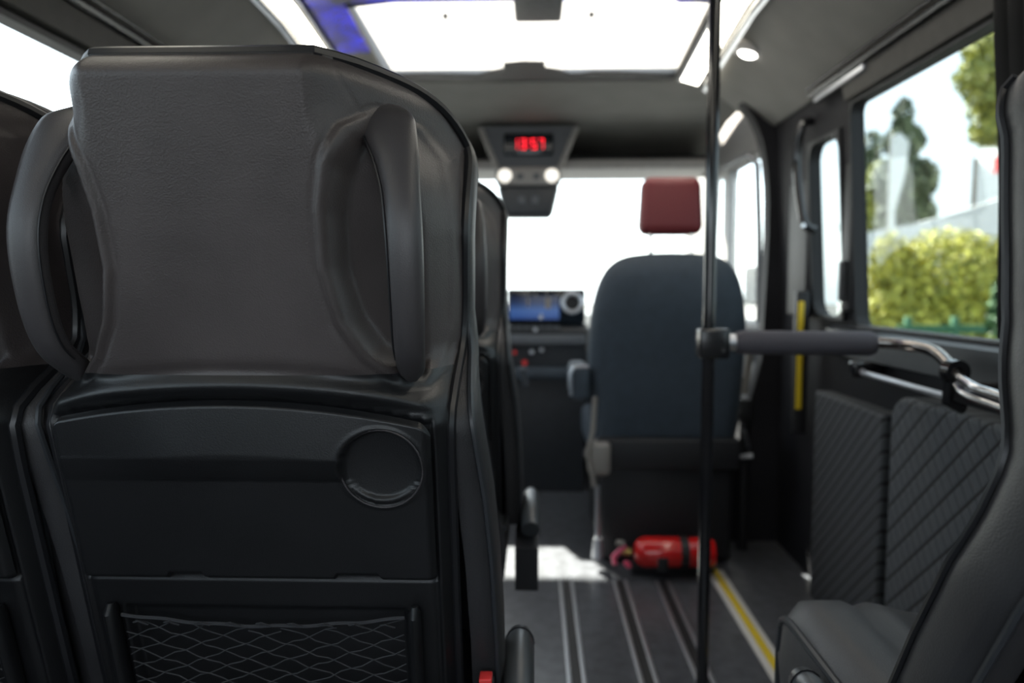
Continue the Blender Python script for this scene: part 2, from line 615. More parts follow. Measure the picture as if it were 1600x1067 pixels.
# cab side walls, light grey, with door windows
for side, xw, nm in ((1, .93, 'wall_cab_right'), (-1, -1.03, 'wall_cab_left')):
    mb = MB()
    t = .05 * side
    a, b = (xw, xw + t) if side > 0 else (xw + t, xw)
    lo = .86 if side > 0 else .90
    mb.box(a, b, YF + .05, 4.6, 1.56, 1.9)
    mb.box(a, b, YF + .05, 2.98 if side > 0 else 2.98, lo, 1.56)
    mb.box(a, b, 3.62, 3.70, lo, 1.56)
    mb.box(a, b, 4.0, 4.6, lo, 1.56)
    struct(mb.build(nm, 'lightgrey', smooth=False))
    w = bpy.data.objects.new('door_1' if side > 0 else 'door_2', None)
    COL.objects.link(w)
    struct(w, 'driver door with a bright window' if side > 0 else 'passenger door window opposite the driver')
    MB().box(a, b, YF + .05, 4.6, .001, lo).build('door_panel', 'sill', w, smooth=False)
    MB().box(a + .015, b - .015, 2.98, 3.62, lo, 1.56).build('door_glass', 'glass_clear', w, smooth=False)
    MB().box(a + .015, b - .015, 3.70, 4.0, lo, 1.56).build('quarter_glass', 'glass_clear', w, smooth=False)
    xs = xw - .03 * side
    MB().box(min(xs, xw), max(xs, xw), 2.96, 4.0, lo - .04, lo, .006).build('door_sill', 'midgrey', w)
    MB().tube([(xs, 2.98, lo), (xs + .0 * side, 3.0, 1.2), (xs, 3.05, 1.5), (xs, 3.2, 1.56), (xs, 3.6, 1.57)], .012, 8).build('window_seal', 'midgrey', w)

# windscreen and its surround
wsr = bpy.data.objects.new('window_6', None)
COL.objects.link(wsr)
struct(wsr, 'windscreen full of white daylight')
def wsy(z):
    return 4.0 + (1.60 - z) * .30
mb = MB()
x0, x1 = -1.02, .94
z0, z1 = .86, 1.595
mb.add([(x0, wsy(z0), z0), (x1, wsy(z0), z0), (x1, wsy(z1), z1), (x0, wsy(z1), z1),
        (x0, wsy(z0) + .006, z0), (x1, wsy(z0) + .006, z0), (x1, wsy(z1) + .006, z1), (x0, wsy(z1) + .006, z1)],
       [(0, 1, 2, 3), (7, 6, 5, 4), (0, 4, 5, 1), (1, 5, 6, 2), (2, 6, 7, 3), (3, 7, 4, 0)])
mb.build('windscreen_glass', 'glass_clear', wsr, smooth=False)
for s, xa in ((1, .985), (-1, -1.08)):
    MB().tube([(xa, wsy(.8), .8), (xa - .02 * s, wsy(1.2), 1.2), (xa - .03 * s, wsy(1.58), 1.60)], .05, 12, flat=.8).build('pillar', 'lightgrey', wsr)
wf = MB().box(-1.1, 1.0, 3.93, 4.0, 1.585, 1.9).box(-1.1, 1.0, 4.55, 4.6, 0, .86)
struct(wf.build('wall_front', 'wall', smooth=False))

# overhead shelf with header band
sh = thing('overhead_shelf', 'dark open storage shelf above the windscreen with a pale lower lip', 'shelf', (0, 3.61, 1.6))
sh_in = MB()
sh_in.box(-.98, .86, .02, .37, .02, .035).box(-.98, .86, .35, .37, .02, .20)
sh_in.build('shelf_tray', 'wall', sh, smooth=False)
MB().box(-.98, .86, -.01, .38, -.028, .018, .012).build('shelf_lip', 'lightgrey', sh)

# ------------------------------------------------------------------ bus seat
T0 = .25
WING = .085
LOWD = .035
def seat_curve_depth(X, Z):
    """how far the rear of the seat falls away from the middle plane"""
    a = np.abs(X)
    up = (.18 + WING * sstep(1.06, 1.20, Z)) * np.clip((a - .105) / .130, 0, 1) ** (2.5 - 1.05 * sstep(1.10, 1.18, Z) * (WING > 0))
    low = LOWD * np.clip((a - .200) / .030, 0, 1) ** 2
    w = sstep(.845, .935, Z)
    return up * w + low * (1 - w)
LENS = [(.165, 1.176), (.142, 1.153), (.126, 1.118), (.118, 1.076), (.117, 1.02), (.129, .967), (.150, .930), (.185, .902), (.200, .900), (.209, .915), (.220, .96), (.223, 1.03), (.222, 1.10), (.210, 1.150), (.192, 1.175)]
ZTOP = 1.228
def half_w(z):
    if z > 1.155:
        k = min(1, (z - 1.155) / (ZTOP - 1.155))
        return .170 + .070 * math.sqrt(max(0, 1 - k * k))
    return float(np.interp(z, [.0, .80, .90, .98, 1.155], [.228, .228, .230, .235, .240]))
def ridge_z(x):
    return .895 - .35 * (x - .0) ** 2 - .06 * x * 0
def rear_depth(X, Z, kind):
    d = seat_curve_depth(X, Z)
    top = np.clip((Z - (ZTOP - .030)) / .030, 0, 1)
    d = d + .035 * top ** 2.4
    P = LENS
    s = sdf(P, np.abs(X), Z)
    fl_ = .044 + .050 * np.clip((np.abs(X) - .117) / .096, 0, 1) + .02 * sstep(1.12, 1.18, Z)
    k = sstep(.001, -.011, s)                                      # hand recess
    d = d * (1 - k) + np.maximum(fl_, d) * k
    d = d - .0045 * np.exp(-((s - .006) / .004) ** 2)              # rim around the recess
    d = d + .002 * np.exp(-((s - .0145) / .0025) ** 2)
    rz = .895 - .45 * X ** 2
    e = Z - rz
    w = sstep(.233, .20, np.abs(X))
    d = d + w * (-.008 * np.exp(-(e / .009) ** 2) + .002 * np.exp(-((e + .016) / .005) ** 2) + .004 * np.exp(-((e - .016) / .008) ** 2))
    d = d + w * .004 * sstep(-.005, -.015, e)
    # seam lines
    sx = .139 + .55 * np.clip(Z - 1.17, 0, 1)
    d = d + .0022 * np.exp(-((np.abs(X) - (.150 - .5 * np.clip(Z - 1.175, -1, 1))) / .0018) ** 2) * (Z > 1.176)
    # recess for the folding table
    tz = .880 - .55 * (X + .01) ** 2
    ins = np.minimum(np.minimum(.214 - np.abs(X), tz - Z), Z - .652)
    d = d + .011 * sstep(-.001, .002, ins) + .008 * sstep(.656, .652, Z) * sstep(.216, .211, np.abs(X))
    # lower pocket recess
    ins2 = np.minimum(.172 - np.abs(X), .612 - Z)
    d = d + .012 * sstep(-.003, .004, ins2)
    return d

def make_seat(name, label, cx, y0, t, group=None, bend=None, thick=1.0, wing=.085, wide=None, cush_y=(.10, .565), cush_w=.245, cush_dz=0.0, arm_dy=0.0, lowd=.035):
    global WING, LOWD
    WING, LOWD = wing, lowd
    """one coach seat seen from behind; y0 = rear plane at z = 1, t = recline slope"""
    root = thing(name, label, 'seat', (cx, y0, 0), group)
    def lean(z):
        if bend is None:
            return t * (1 - z)
        tu, tl, zb = bend
        k = (zb - z) / .04
        soft = .04 * (math.log1p(math.exp(k)) if k < 30 else k)
        return tu * (1 - z) + (tl - tu) * soft
    def L(x, z, d):
        return (x, lean(z) + d, z)
    # ---- rear cover (leather above, moulded shell below): a fine height field
    nx, nz = 190, 250
    zs = np.concatenate([np.linspace(.44, 1.14, nz - 60), 1.14 + (ZTOP - 1.14) * np.sin(np.linspace(0, PI / 2, 61))[1:]])
    us = np.linspace(-1, 1, nx)
    def grid(zsel, nm, m):
        hw = np.array([half_w(z) for z in zsel])
        X = hw[:, None] * us[None, :]
        Z = np.repeat(zsel[:, None], nx, 1)
        D = rear_depth(X, Z, 0)
        v = [L(X[i, j], Z[i, j], D[i, j]) for i in range(len(zsel)) for j in range(nx)]
        f = [(i * nx + j, i * nx + j + 1, (i + 1) * nx + j + 1, (i + 1) * nx + j) for i in range(len(zsel) - 1) for j in range(nx - 1)]
        return link_mesh(nm, v, f, m, root)
    k = int(np.searchsorted(zs, .905))
    grid(zs[k:], 'headrest_cover', 'leather')
    grid(zs[:k + 1], 'back_shell', 'plastic')
    # ---- outline with piping
    outl = []
    for z in np.linspace(.44, 1.155, 40):
        outl.append((half_w(z), z))
    for a in np.linspace(0, PI / 2, 14)[1:]:
        outl.append((.170 + .070 * math.cos(a), 1.155 + (ZTOP - 1.155) * math.sin(a)))
    for x in np.linspace(.170, 0, 12)[1:]:
        outl.append((x, ZTOP))
    full = outl + [(-x, z) for x, z in outl[::-1][1:]]
    def dep(x, z):
        return float(rear_depth(np.array([x]), np.array([z]), 0)[0])
    hp = [L(x * 1.006, z + (.002 if z > 1.15 else 0), dep(x, z) + .004) for x, z in full]
    MB().tube(hp, .0070, 8).build('piping', 'piping', root)
    # ---- front cushion of the backrest
    def w2(z):
        return float(np.interp(z, [.30, .55, .66, .75, .83, .90, .97, 1.155], [.279, .276, .272, .265, .254, .244, .236, .240]))
    v, f = [], []
    ring = []
    for x, z in full:
        if wide and x < 0 and z < 1.155:
            ring.append((x * float(np.interp(z, wide[0], wide[1])) / half_w(z), z))
            continue
        q = w2(z) / max(half_w(z), .01) if z < 1.155 else 1.0
        ring.append((x * q, z))
    prof = [(-.030, .008), (.0, .006), (.008, .028), (.010, .055), (.002, .082), (-.02, .100), (-.06, .108)]
    prof = [(a_, b_ * thick) for a_, b_ in prof]
    for (off, dd) in prof:
        for (x, z), (xo, zo) in zip(ring, full):
            de = dep(xo, zo) if z < 1.2 else dep(xo, min(zo, 1.222))
            n = Vector((x / .25, 0, max(0, (z - 1.1) / .13)))
            nl = max(.001, n.length)
            sx = n.x / nl; sz = n.z / nl
            v.append(L(x + off * sx, z + off * sz, de + dd + (max(0, .10 - de) * min(1, dd / .1) * .8)))
    nr = len(ring)
    for r_ in range(len(prof) - 1):
        for i in range(nr - 1):
            f.append((r_ * nr + i, r_ * nr + i + 1, (r_ + 1) * nr + i + 1, (r_ + 1) * nr + i))
    # close the front with strips left to right
    base = (len(prof) - 1) * nr
    half = nr // 2
    cols = 12
    for i in range(half):
        a = Vector(v[base + i]); b = Vector(v[base + nr - 1 - i])
        for c in range(1, cols):
            p = a.lerp(b, c / cols)
            p.y += -.05 * math.sin(PI * c / cols) * 0 - .02 * math.sin(PI * c / cols)
            v.append(tuple(p))
    fb = len(prof) * nr
    def idx(i, c):
        if c == 0: return base + i
        if c == cols: return base + nr - 1 - i
        return fb + i * (cols - 1) + c - 1
    for i in range(half - 1):
        for c in range(cols):
            f.append((idx(i, c), idx(i, c + 1), idx(i + 1, c + 1), idx(i + 1, c)))
    o = link_mesh('backrest', v, f, 'leather2', root)
    fix_normals(o)
    # piping along the bolster and a second seam at its front
    for s in (-1, 1):
        pp = [v[1 * nr + i] for i in range(nr) if (ring[i][0] * s > 0 and ring[i][1] < 1.0)]
        if s < 0: pp = pp[::-1]
        MB().tube([(x + .003 * s, y, z) for x, y, z in pp], .0035, 6).build('piping', 'pipelt', root)
        pf = [v[4 * nr + i] for i in range(nr) if (ring[i][0] * s > 0 and ring[i][1] < 1.19)]
        if s < 0: pf = pf[::-1]
        MB().tube([(x + .002 * s, y, z) for x, y, z in pf], .0038, 6).build('piping', 'piping', root)
    # ---- handles
    for s in (-1, 1):
        path = smooth_path([(.160 * s, .098, 1.183), (.172 * s, .072, 1.166), (.186 * s, .042, 1.122), (.194 * s, .012, 1.06), (.195 * s, .004, .99), (.193 * s, .012, .94), (.189 * s, .045, .908)], 6)
        path = [L(p[0], p[2], p[1]) for p in path]
        n = len(path)
        rs = [float(np.interp(i / (n - 1), [0, .03, .15, .4, .8, .97, 1], [.014, .027, .031, .0195, .0170, .0155, .010])) for i in range(n)]
        # D-shaped section, broad towards the viewer
        vv, ff = [], []
        m_ = 16
        for i, p in enumerate(path):
            p = Vector(p)
            tt = (Vector(path[min(i + 1, n - 1)]) - Vector(path[max(i - 1, 0)])).normalized()
            side = Vector((1, 0, 0)); side = (side - tt * side.dot(tt)).normalized()
            out = tt.cross(side)
            if out.y > 0: out = -out
            for q in range(m_):
                w = 2 * PI * q / m_
                c_, s_ = math.cos(w), math.sin(w)
                c_ = math.copysign(abs(c_) ** .7, c_)
                s_ = math.copysign(abs(s_) ** .8, s_)
                vv.append(p + side * c_ * rs[i] + out * s_ * (.015 if s_ > 0 else .009))
        for i in range(n - 1):
            for q in range(m_):
                ff.append((i * m_ + q, i * m_ + (q + 1) % m_, (i + 1) * m_ + (q + 1) % m_, (i + 1) * m_ + q))
        ff.append(tuple(range(m_))); ff.append(tuple((n - 1) * m_ + q for q in range(m_)))
        h = MB().add(vv, ff).build('grab_handle', 'handle', root, ang=60)
        # seam along the inner edge
        sm = []
        for i, p in enumerate(path[4:-3]):
            r_ = rs[i + 4]
            sm.append((p[0] - s * (r_ * .93), p[1] - .010, p[2]))
        MB().tube(sm, .0012, 5).build('seam', 'piping', h)
    # ---- folding table with its cup recess
    nu, nv = 120, 110
    U, V = np.meshgrid(np.linspace(-1, 1, nu), np.linspace(0, 1, nv))
    xl = .2115 + 0 * V
    X = U * xl
    ztop = .8775 - .55 * (X + .01) ** 2 - .012 * np.clip((np.abs(U) - .94) / .06, 0, 1) ** 2
    notch = .006 * ((np.abs(X + .085) < .022) | (np.abs(X - .12) < .026))
    zbot = .655 + notch + .004 * np.clip((np.abs(U) - .95) / .05, 0, 1) ** 2
    Z = zbot + (ztop - zbot) * V
    edge = np.minimum(np.minimum(.2115 - np.abs(X), ztop - Z), Z - zbot)
    D = .009 - .009 * sstep(0, .006, edge)
    bul = sstep(.868, .818, Z) * sstep(.800, .813, Z) + (Z < .8065) * 0
    up = np.clip((ztop - Z) / .060, 0, 1)
    ledge = np.where(Z > .812, up, np.clip(1 - (.812 - Z) / .028, 0, 1) ** .7)
    fade = sstep(-.19, -.06, X) * sstep(.20, .12, X)
    D = D - .013 * ledge * (.25 + .75 * fade)
    r = np.sqrt((X - .157) ** 2 + (Z - .800) ** 2)
    kc = sstep(.0465, .0430, r)
    D = D * (1 - kc) + (.008 - 2.2 * (r - .0) ** 2 + .06 * (Z - .80)) * kc - .002 * np.exp(-((r - .0475) / .002) ** 2)
    crescent = sstep(.0435, .041, r) * sstep(.046, .049, np.sqrt((X - .157) ** 2 + (Z - .812) ** 2))
    D = D - .004 * crescent
    v = [L(X[i, j], Z[i, j], D[i, j]) for i in range(nv) for j in range(nu)]
    f = [(i * nu + j, i * nu + j + 1, (i + 1) * nu + j + 1, (i + 1) * nu + j) for i in range(nv - 1) for j in range(nu - 1)]
    tr = link_mesh('folding_table', v, f, 'plastic', root)
    ring_ = [L(.157 + .0462 * math.cos(a), .800 + .0462 * math.sin(a), -.003) for a in np.linspace(0, 2 * PI, 40)]
    MB().tube(ring_, .0011, 5).build('cup_holder_rim', 'handle', tr)
    # ---- net pocket
    for s in (-1, 1):
        MB().tube([L(.184 * s, .45, .0), L(.184 * s, .56, .0), L(.184 * s, .612, .0), L(.184 * s, .621, .004)], [.0125, .0125, .0125, .007], 12, flat=.6).build('pocket_clip', 'plastic', root)
    cord = [L(x, .607 - .014 * math.cos(x / .172 * PI / 2) + .001 * math.sin(x * 90), .0) for x in np.linspace(-.172, .172, 40)]
    cp = MB().tube(cord, .0022, 6)
    for x in np.linspace(-.15, .15, 9):
        cp.tube([L(x - .008, .597, -.002), L(x, .6, -.005), L(x + .010, .594, -.002)], .0011, 5)
    cp.build('pocket_cord', 'net', root)
    nb = MB()
    rr = random.Random(3)
    for sgn in (-1, 1):
        for k_ in range(-9, 24):
            pts = []
            for q in range(0, 26):
                x = -.170 + .340 * q / 25
                z = .600 - .022 * k_ + (x * .42 if sgn > 0 else -x * .42) + .0016 * math.sin(q * 2.1 + k_)
                zt = .607 - .014 * math.cos(x / .172 * PI / 2) - .002
                if .452 < z < zt:
                    pts.append(L(x, z, .001 + .0008 * math.sin(q * 1.7 + k_ * 1.3)))
                else:
                    if len(pts) > 2: nb.tube(pts, .00085, 4)
                    pts = []
            if len(pts) > 2: nb.tube(pts, .00085, 4)
    nb.build('net_pocket', 'net', root)
    # ---- seat cushion
    cu = MB()
    sec = []
    y0c, y1c = cush_y
    pr = [(-.005, .36), (-.012, .40), (-.006, .445), (.0, .46)]
    ncx = 28
    v, f = [], []
    for iy, yy in enumerate(np.linspace(0, 1, 20)):
        y = y0c + (y1c - y0c) * yy
        drop = .045 * max(0, (yy - .80) / .20) ** 2
        hwid = cush_w - .018 * max(0, (yy - .8) / .2) ** 2
        row = [(-hwid, .34), (-hwid - .006, .40), (-hwid, .455 - drop)]
        for q in np.linspace(-1, 1, ncx):
            a = abs(q)
            zz = .490 - .022 * math.exp(-((a) / .45) ** 4) - .010 * math.exp(-((a - .62) / .03) ** 2) - .030 * max(0, (a - .9) / .1) ** 2
            row.append((q * (hwid - .004), zz - drop))
        row += [(hwid, .455 - drop), (hwid + .006, .40), (hwid, .34)]
        v += [(x, y, z + cush_dz * (z > .42)) for x, z in row]
        nrow = len(row)
    for i in range(19):
        for j in range(nrow - 1):
            f.append((i * nrow + j, i * nrow + j + 1, (i + 1) * nrow + j + 1, (i + 1) * nrow + j))
        f.append((i * nrow + nrow - 1, i * nrow, (i + 1) * nrow, (i + 1) * nrow + nrow - 1))
    f.append(tuple(range(nrow))[::-1])
    f.append(tuple(19 * nrow + j for j in range(nrow)))
    cush = link_mesh('seat', v, f, 'leather2', root)
    fix_normals(cush); sharp(cush, 50)
    for s in (-1, 1):
        e = []
        for yy in np.linspace(0, 1, 20):
            y = y0c + (y1c - y0c) * yy
            drop = .045 * max(0, (yy - .80) / .20) ** 2
            hwid = cush_w - .018 * max(0, (yy - .8) / .2) ** 2
            e.append((s * (hwid + .001), y, .458 - drop + cush_dz))
        e += [(s * (cush_w - .016), y1c + .004, .40), (s * (cush_w - .016), y1c + .004, .345)]
        MB().tube(e, .006, 8).build('piping', 'pipelt', cush)
    # ---- armrest on the aisle side, side panel, belt stalk, legs
    s = 1 if cx < 0 else -1
    ar_ = MB().tube([(s * .305, .10 + arm_dy, .455), (s * .305, .13 + arm_dy, .472), (s * .305, .30 + arm_dy, .472), (s * .305, .325 + arm_dy, .470)], [.021, .022, .022, .019], 16, flat=1.1)
    a_ = ar_.build('armrest', 'armrest', root)
    MB().tube([(s * .305, .318 + arm_dy, .470), (s * .305, .334 + arm_dy, .470)], [.0225, .019], 16, flat=1.1).build('end_cap', 'piping', a_)
    MB().prism([(.06 + arm_dy, .33), (.25 + arm_dy, .27), (.31 + arm_dy, .31), (.325 + arm_dy, .36), (.325 + arm_dy, .444), (.06 + arm_dy, .425)], 'x', s * .270, s * .322).build('side_panel', 'plastic_dk', root)
    MB().tube([(s * .272, .26, .50), (s * .274, .24, .58), (s * .272, .235, .615)], [.006, .008, .008], 8).build('belt_stalk', 'satin', root)
    b_ = MB().box(s * .266 - .010, s * .266 + .010, .13, .155, .46, .508, .003).build('belt_buckle', 'plastic_dk', root)
    MB().box(s * .266 - .008, s * .266 + .008, .128, .150, .508, .516, .002).build('release_button', 'red_btn', b_)
    fr = MB().box(-.22, .22, .14, .50, .30, .335, .006)
    fr.build('seat_frame', 'plastic_dk', root)
    for sx in (-.19, .19):
        MB().tube([(sx, .20, .30), (sx, .18, .0)], [.022, .022], 10).build('leg', 'satin', root)
        MB().tube([(sx, .44, .30), (sx, .46, .0)], [.022, .022], 10).build('leg', 'satin', root)
    return root

main = make_seat('coach_seat', 'black leather coach seat filling the foreground, back view with two grab handles', -.326, .75, T0)
def seat_copy(label, cx, y0):
    c = copy_tree(main)
    c.location = (cx, y0, 0)
    c['label'] = label
    return c
lft = seat_copy('black leather coach seat cut off by the left frame edge beside the left window', -.826, .74)
far = seat_copy('black coach seat one row ahead, half hidden behind the big foreground seat', -.312, 1.53)
make_seat('coach_seat', 'black leather coach seat at the right frame edge, reclined, with its seat cushion showing', .668, .392, .34, bend=(-.12, .50, .905), thick=1.3, wing=0.0, lowd=.12,
          wide=([.30, .55, .66, .75, .84, .92, .97, 1.155], [.295, .292, .290, .284, .266, .246, .237, .236]), cush_y=(.25, .795), cush_w=.278, cush_dz=.035, arm_dy=.245)

for st in (lft, far):
    bk_ = [o_ for o_ in bpy.data.objects if o_.name.startswith('belt_buckle') and o_.parent == st][0]
    for q_ in [o_ for o_ in bpy.data.objects if o_.parent == bk_]:
        bpy.data.objects.remove(q_)
    bpy.data.objects.remove(bk_)

# ------------------------------------------------------------------ driver seat
ds = thing('driver_seat', 'dark blue-grey driver seat seen from behind with a red headrest', 'seat', (.475, 2.62, 0))
ot = [(-.262, .42), (-.270, .55), (-.278, .75), (-.268, .92), (-.235, 1.04), (-.18, 1.10), (-.10, 1.118), (0, 1.122)]
ot = [(p[0], p[1]) for p in smooth_path([(x, z, 0) for x, z in ot], 5)]
fo = ot + [(-x, z) for x, z in ot[::-1][1:]]
prof = [(.55, -.0), (.80, .0), (.93, .012), (1.0, .045), (1.0, .11), (.93, .15), (.6, .145)]
v, f = [], []
for k_, (s_, d_) in enumerate(prof):
    for x, z in fo:
        zc = .75
        v.append((x * s_, .06 * (1 - z) * 3 + d_ - .06, zc + (z - zc) * (s_ if z > zc else (1 - (1 - s_) * .5))))
n = len(fo)
for r_ in range(len(prof) - 1):
    for i in range(n):
        f.append((r_ * n + i, r_ * n + (i + 1) % n, (r_ + 1) * n + (i + 1) % n, (r_ + 1) * n + i))
for b_ in (0, (len(prof) - 1) * n):
    for i in range(n // 2):
        f.append((b_ + i, b_ + i + 1, b_ + n - 2 - i, b_ + n - 1 - i) if i + 1 < n - 2 - i else (b_ + i, b_ + i + 1, b_ + n - 1 - i))
bk = link_mesh('backrest', v, f, 'fabric', ds)
fix_normals(bk)
for x in (-.07, .07):
    MB().tube([(x, -.03, 1.08), (x, -.01, 1.24)], .007, 8).build('headrest_post', 'chrome', ds)
hr = MB().box(-.112, .112, -.045, .055, 1.185, 1.385, .035, 6)
hr.v = [(x * (1 - .10 * (z - 1.185) / .2), y, z) for x, y, z in hr.v]
hr.build('headrest', 'redcloth', ds, ang=80)
MB().box(-.27, .27, .10, .62, .36, .50, .04, 5).build('seat', 'fabric', ds)
MB().box(-.235, .235, .0, .52, .02, .37, .01).build('seat_base', 'plastic_dk', ds)
MB().box(-.255, .25, -.05, .0, .36, .47, .01).build('rear_cover', 'plastic_dk', ds)
ad = MB().box(-.345, -.278, -.02, .25, .60, .72, .02, 4).build('armrest', 'fabric', ds)
MB().tube([(-.345, -.03, .62), (-.347, -.035, .70), (-.335, -.035, .722), (-.285, -.035, .725)], .006, 8).build('edge_trim', 'alu', ad)
MB().box(-.285, -.205, -.07, .0, .34, .46, .02, 4).build('recliner_cover', 'beige', ds)
MB().tube([(-.262, -.06, .62), (-.268, -.06, .5), (-.290, -.07, .42), (-.270, -.07, .36), (-.262, -.05, .30)], .009, 8).build('side_lever', 'beige', ds)
MB().tube([(-.250, -.04, .30), (-.247, -.04, .10)], .009, 8).build('belt_anchor', 'alu', ds)
MB().tube([(-.247, -.045, .11), (-.247, -.045, .04)], [.016, .022], 10).build('anchor_foot', 'alu', ds)

# seat belt and its chrome parts by the driver door
sb = thing('seat_belt', 'pale seat belt hanging beside the driver seat on the door side', 'seat belt', (.80, 2.78, 0))
MB().tube([(.012, 0, .83), (.010, 0, .76), (.002, .0, .68), (-.012, 0, .60)], .014, 8, flat=.3, up=(0, 1, 0)).build('webbing', 'beige', sb)
MB().box(-.03, .02, -.02, .02, .50, .585, .006).build('buckle_housing', 'plastic_dk', sb)
MB().tube([(-.012, -.025, .47), (-.002, -.025, .43), (.006, -.025, .40)], .013, 8, flat=.5).build('tongue', 'alu', sb)
MB().tube([(-.050, -.02, .365), (-.030, -.02, .365), (.02, -.02, .37)], [.014, .008, .012], 8).build('anchor', 'alu', sb)
MB().tube([(0, .01, 0), (0, .01, .37), (.0, .01, .50)], .02, 8).build('stalk', 'plastic_dk', sb)

# ------------------------------------------------------------------ fire extinguisher lying behind the driver seat
fe = thing('fire_extinguisher', 'red fire extinguisher strapped low behind the driver seat base', 'fire extinguisher', (.48, 2.50, .07))
r0 = .052
cyl = [(-.135, .0, 0), (-.132, 0, 0), (-.12, 0, 0), (-.10, 0, 0), (.12, 0, 0), (.14, 0, 0), (.147, 0, 0)]
MB().tube([(x, 0, .02) for x, _, _ in cyl], [.012, .028, .044, r0, r0, .043, .012], 24).build('cylinder', 'ext_red', fe)
for x in (.035,):
    MB().tube([(x - .014, 0, .02), (x + .014, 0, .02)], [r0 + .003, r0 + .003], 24).build('strap', 'plastic_dk', fe)
MB().box(-.06, -.025, -.056, -.045, -.035, .018, .004).build('bracket', 'plastic_dk', fe)
MB().tube([(-.145, 0, .02), (-.175, 0, .02)], [.014, .012], 10).build('valve', 'brass', fe)
MB().tube([(-.165, -.01, .045), (-.205, -.012, .005), (-.200, -.012, -.02)], .010, 8).build('trigger', 'pink', fe)
MB().tube([(-.170, -.01, .05), (-.195, -.01, .055)], .011, 8).build('gauge', 'beige', fe)
MB().tube([(-.165, -.01, -.012), (-.150, -.01, -.03)], .010, 8).build('safety_pin', 'pink', fe)
MB().box(-.14, .15, .02, .055, -.069, -.030, .004).build('mount', 'plastic_dk', fe)

# ------------------------------------------------------------------ stanchion pole, padded bar and handrail
XP, YP = .412, 1.75
pole = thing('stanchion_pole', 'tall slim black floor-to-ceiling pole in front of the driver seat', 'pole', (XP, YP, 0))
MB().tube([(0, 0, .0), (0, 0, ZC)], .0145, 20).build('tube', 'gloss', pole)
MB().tube([(0, 0, 0), (0, 0, .012)], [.04, .035], 20).build('floor_flange', 'satin', pole)
cl = MB().box(-.026, .045, -.026, .026, .835, .905, .006).build('clamp', 'satin', pole)
for dz in (.855, .883):
    MB().tube([(.028, -.026, dz), (.028, -.031, dz)], [.005, .004], 10).build('bolt', 'chrome', cl)

hb = thing('handrail', 'horizontal rail with thick grey foam grip running from the black pole to the right wall', 'handrail', (0, 0, 0))
MB().tube([(.474, YP, .872), (.492, YP, .872), (.775, YP - .03, .872), (.785, YP - .03, .872)], [.024, .0285, .0285, .024], 20).build('foam_grip', 'foam', hb)
MB().tube([(.455, YP, .872), (.475, YP, .872)], .02, 16).build('grip_collar', 'alu', hb)
path = smooth_path([(.780, YP - .03, .876), (.825, 1.66, .874), (.842, 1.58, .868), (.835, 1.50, .845), (.830, 1.46, .83)], 6)
MB().tube(path, .013, 14).build('curved_rail', 'darkchrome', hb)
path = smooth_path([(.828, 1.47, .830), (.838, 1.42, .812), (.838, 1.36, .808), (.835, 1.22, .800), (.835, 1.0, .798)], 6)
MB().tube(path, .009, 12).build('upper_rail', 'chrome', hb)
path = smooth_path([(.828, 1.48, .822), (.832, 1.44, .796), (.834, 1.36, .788), (.832, 1.22, .782), (.835, 1.0, .780)], 6)
MB().tube(path, .008, 12).build('lower_rail', 'chrome', hb)
for (x, y, z) in ((.832, 1.475, .835), (.837, 1.27, .800)):
    c_ = MB().tube([(x - .0, y - .014, z), (x, y + .014, z)], [.024, .024], 16).build('rail_clamp', 'gloss', hb)
    MB().tube([(x - .010, y, z - .02), (x - .012, y, z - .06), (x + .02, y, z - .075)], .011, 10).build('clamp_arm', 'gloss', c_)
    MB().tube([(x, y, z - .03), (XR, y, z - .03)], .009, 10).build('wall_stub', 'gloss', c_)

wr = MB().tube([(.90, 2.04, .775), (.885, 2.0, .772), (.885, 1.60, .768)], .0075, 10).build('wall_rail', 'alu')
tag(wr, 'thin straight bright metal bar on the wall under the padded handrail', 'rail')
wrb = MB().box(.87, .958, 2.02, 2.06, .755, .80, .008).build('rail_bracket', 'gloss', wr)

# ------------------------------------------------------------------ quilted side panels
def panel(name, lab, y0, y1, z0, z1, xf, xb, m, rc):
    pts = [(y0, z0), (y1, z0)] + [(y1 - rc + math.cos(a) * rc, z1 - rc + math.sin(a) * rc) for a in np.linspace(0, PI / 2, 8)] + [(y0, z1)]
    mb = MB().prism(pts, 'x', xf, xb)
    o = mb.build(name, m)
    bv = o.modifiers.new('bev', 'BEVEL'); bv.width = .012; bv.segments = 3; bv.limit_method = 'ANGLE'
    return tag(o, lab, 'panel')
panel('quilted_panel', 'dark quilted wall panel farther forward, beside the yellow grab bar', 1.90, 2.36, .0, .675, .895, .955, 'quilt1', .01)
panel('quilted_panel', 'grey diamond-quilted wall panel nearer the right seat, with rounded top corner', 1.20, 1.80, .0, .745, .865, .955, 'quilt2', .07)

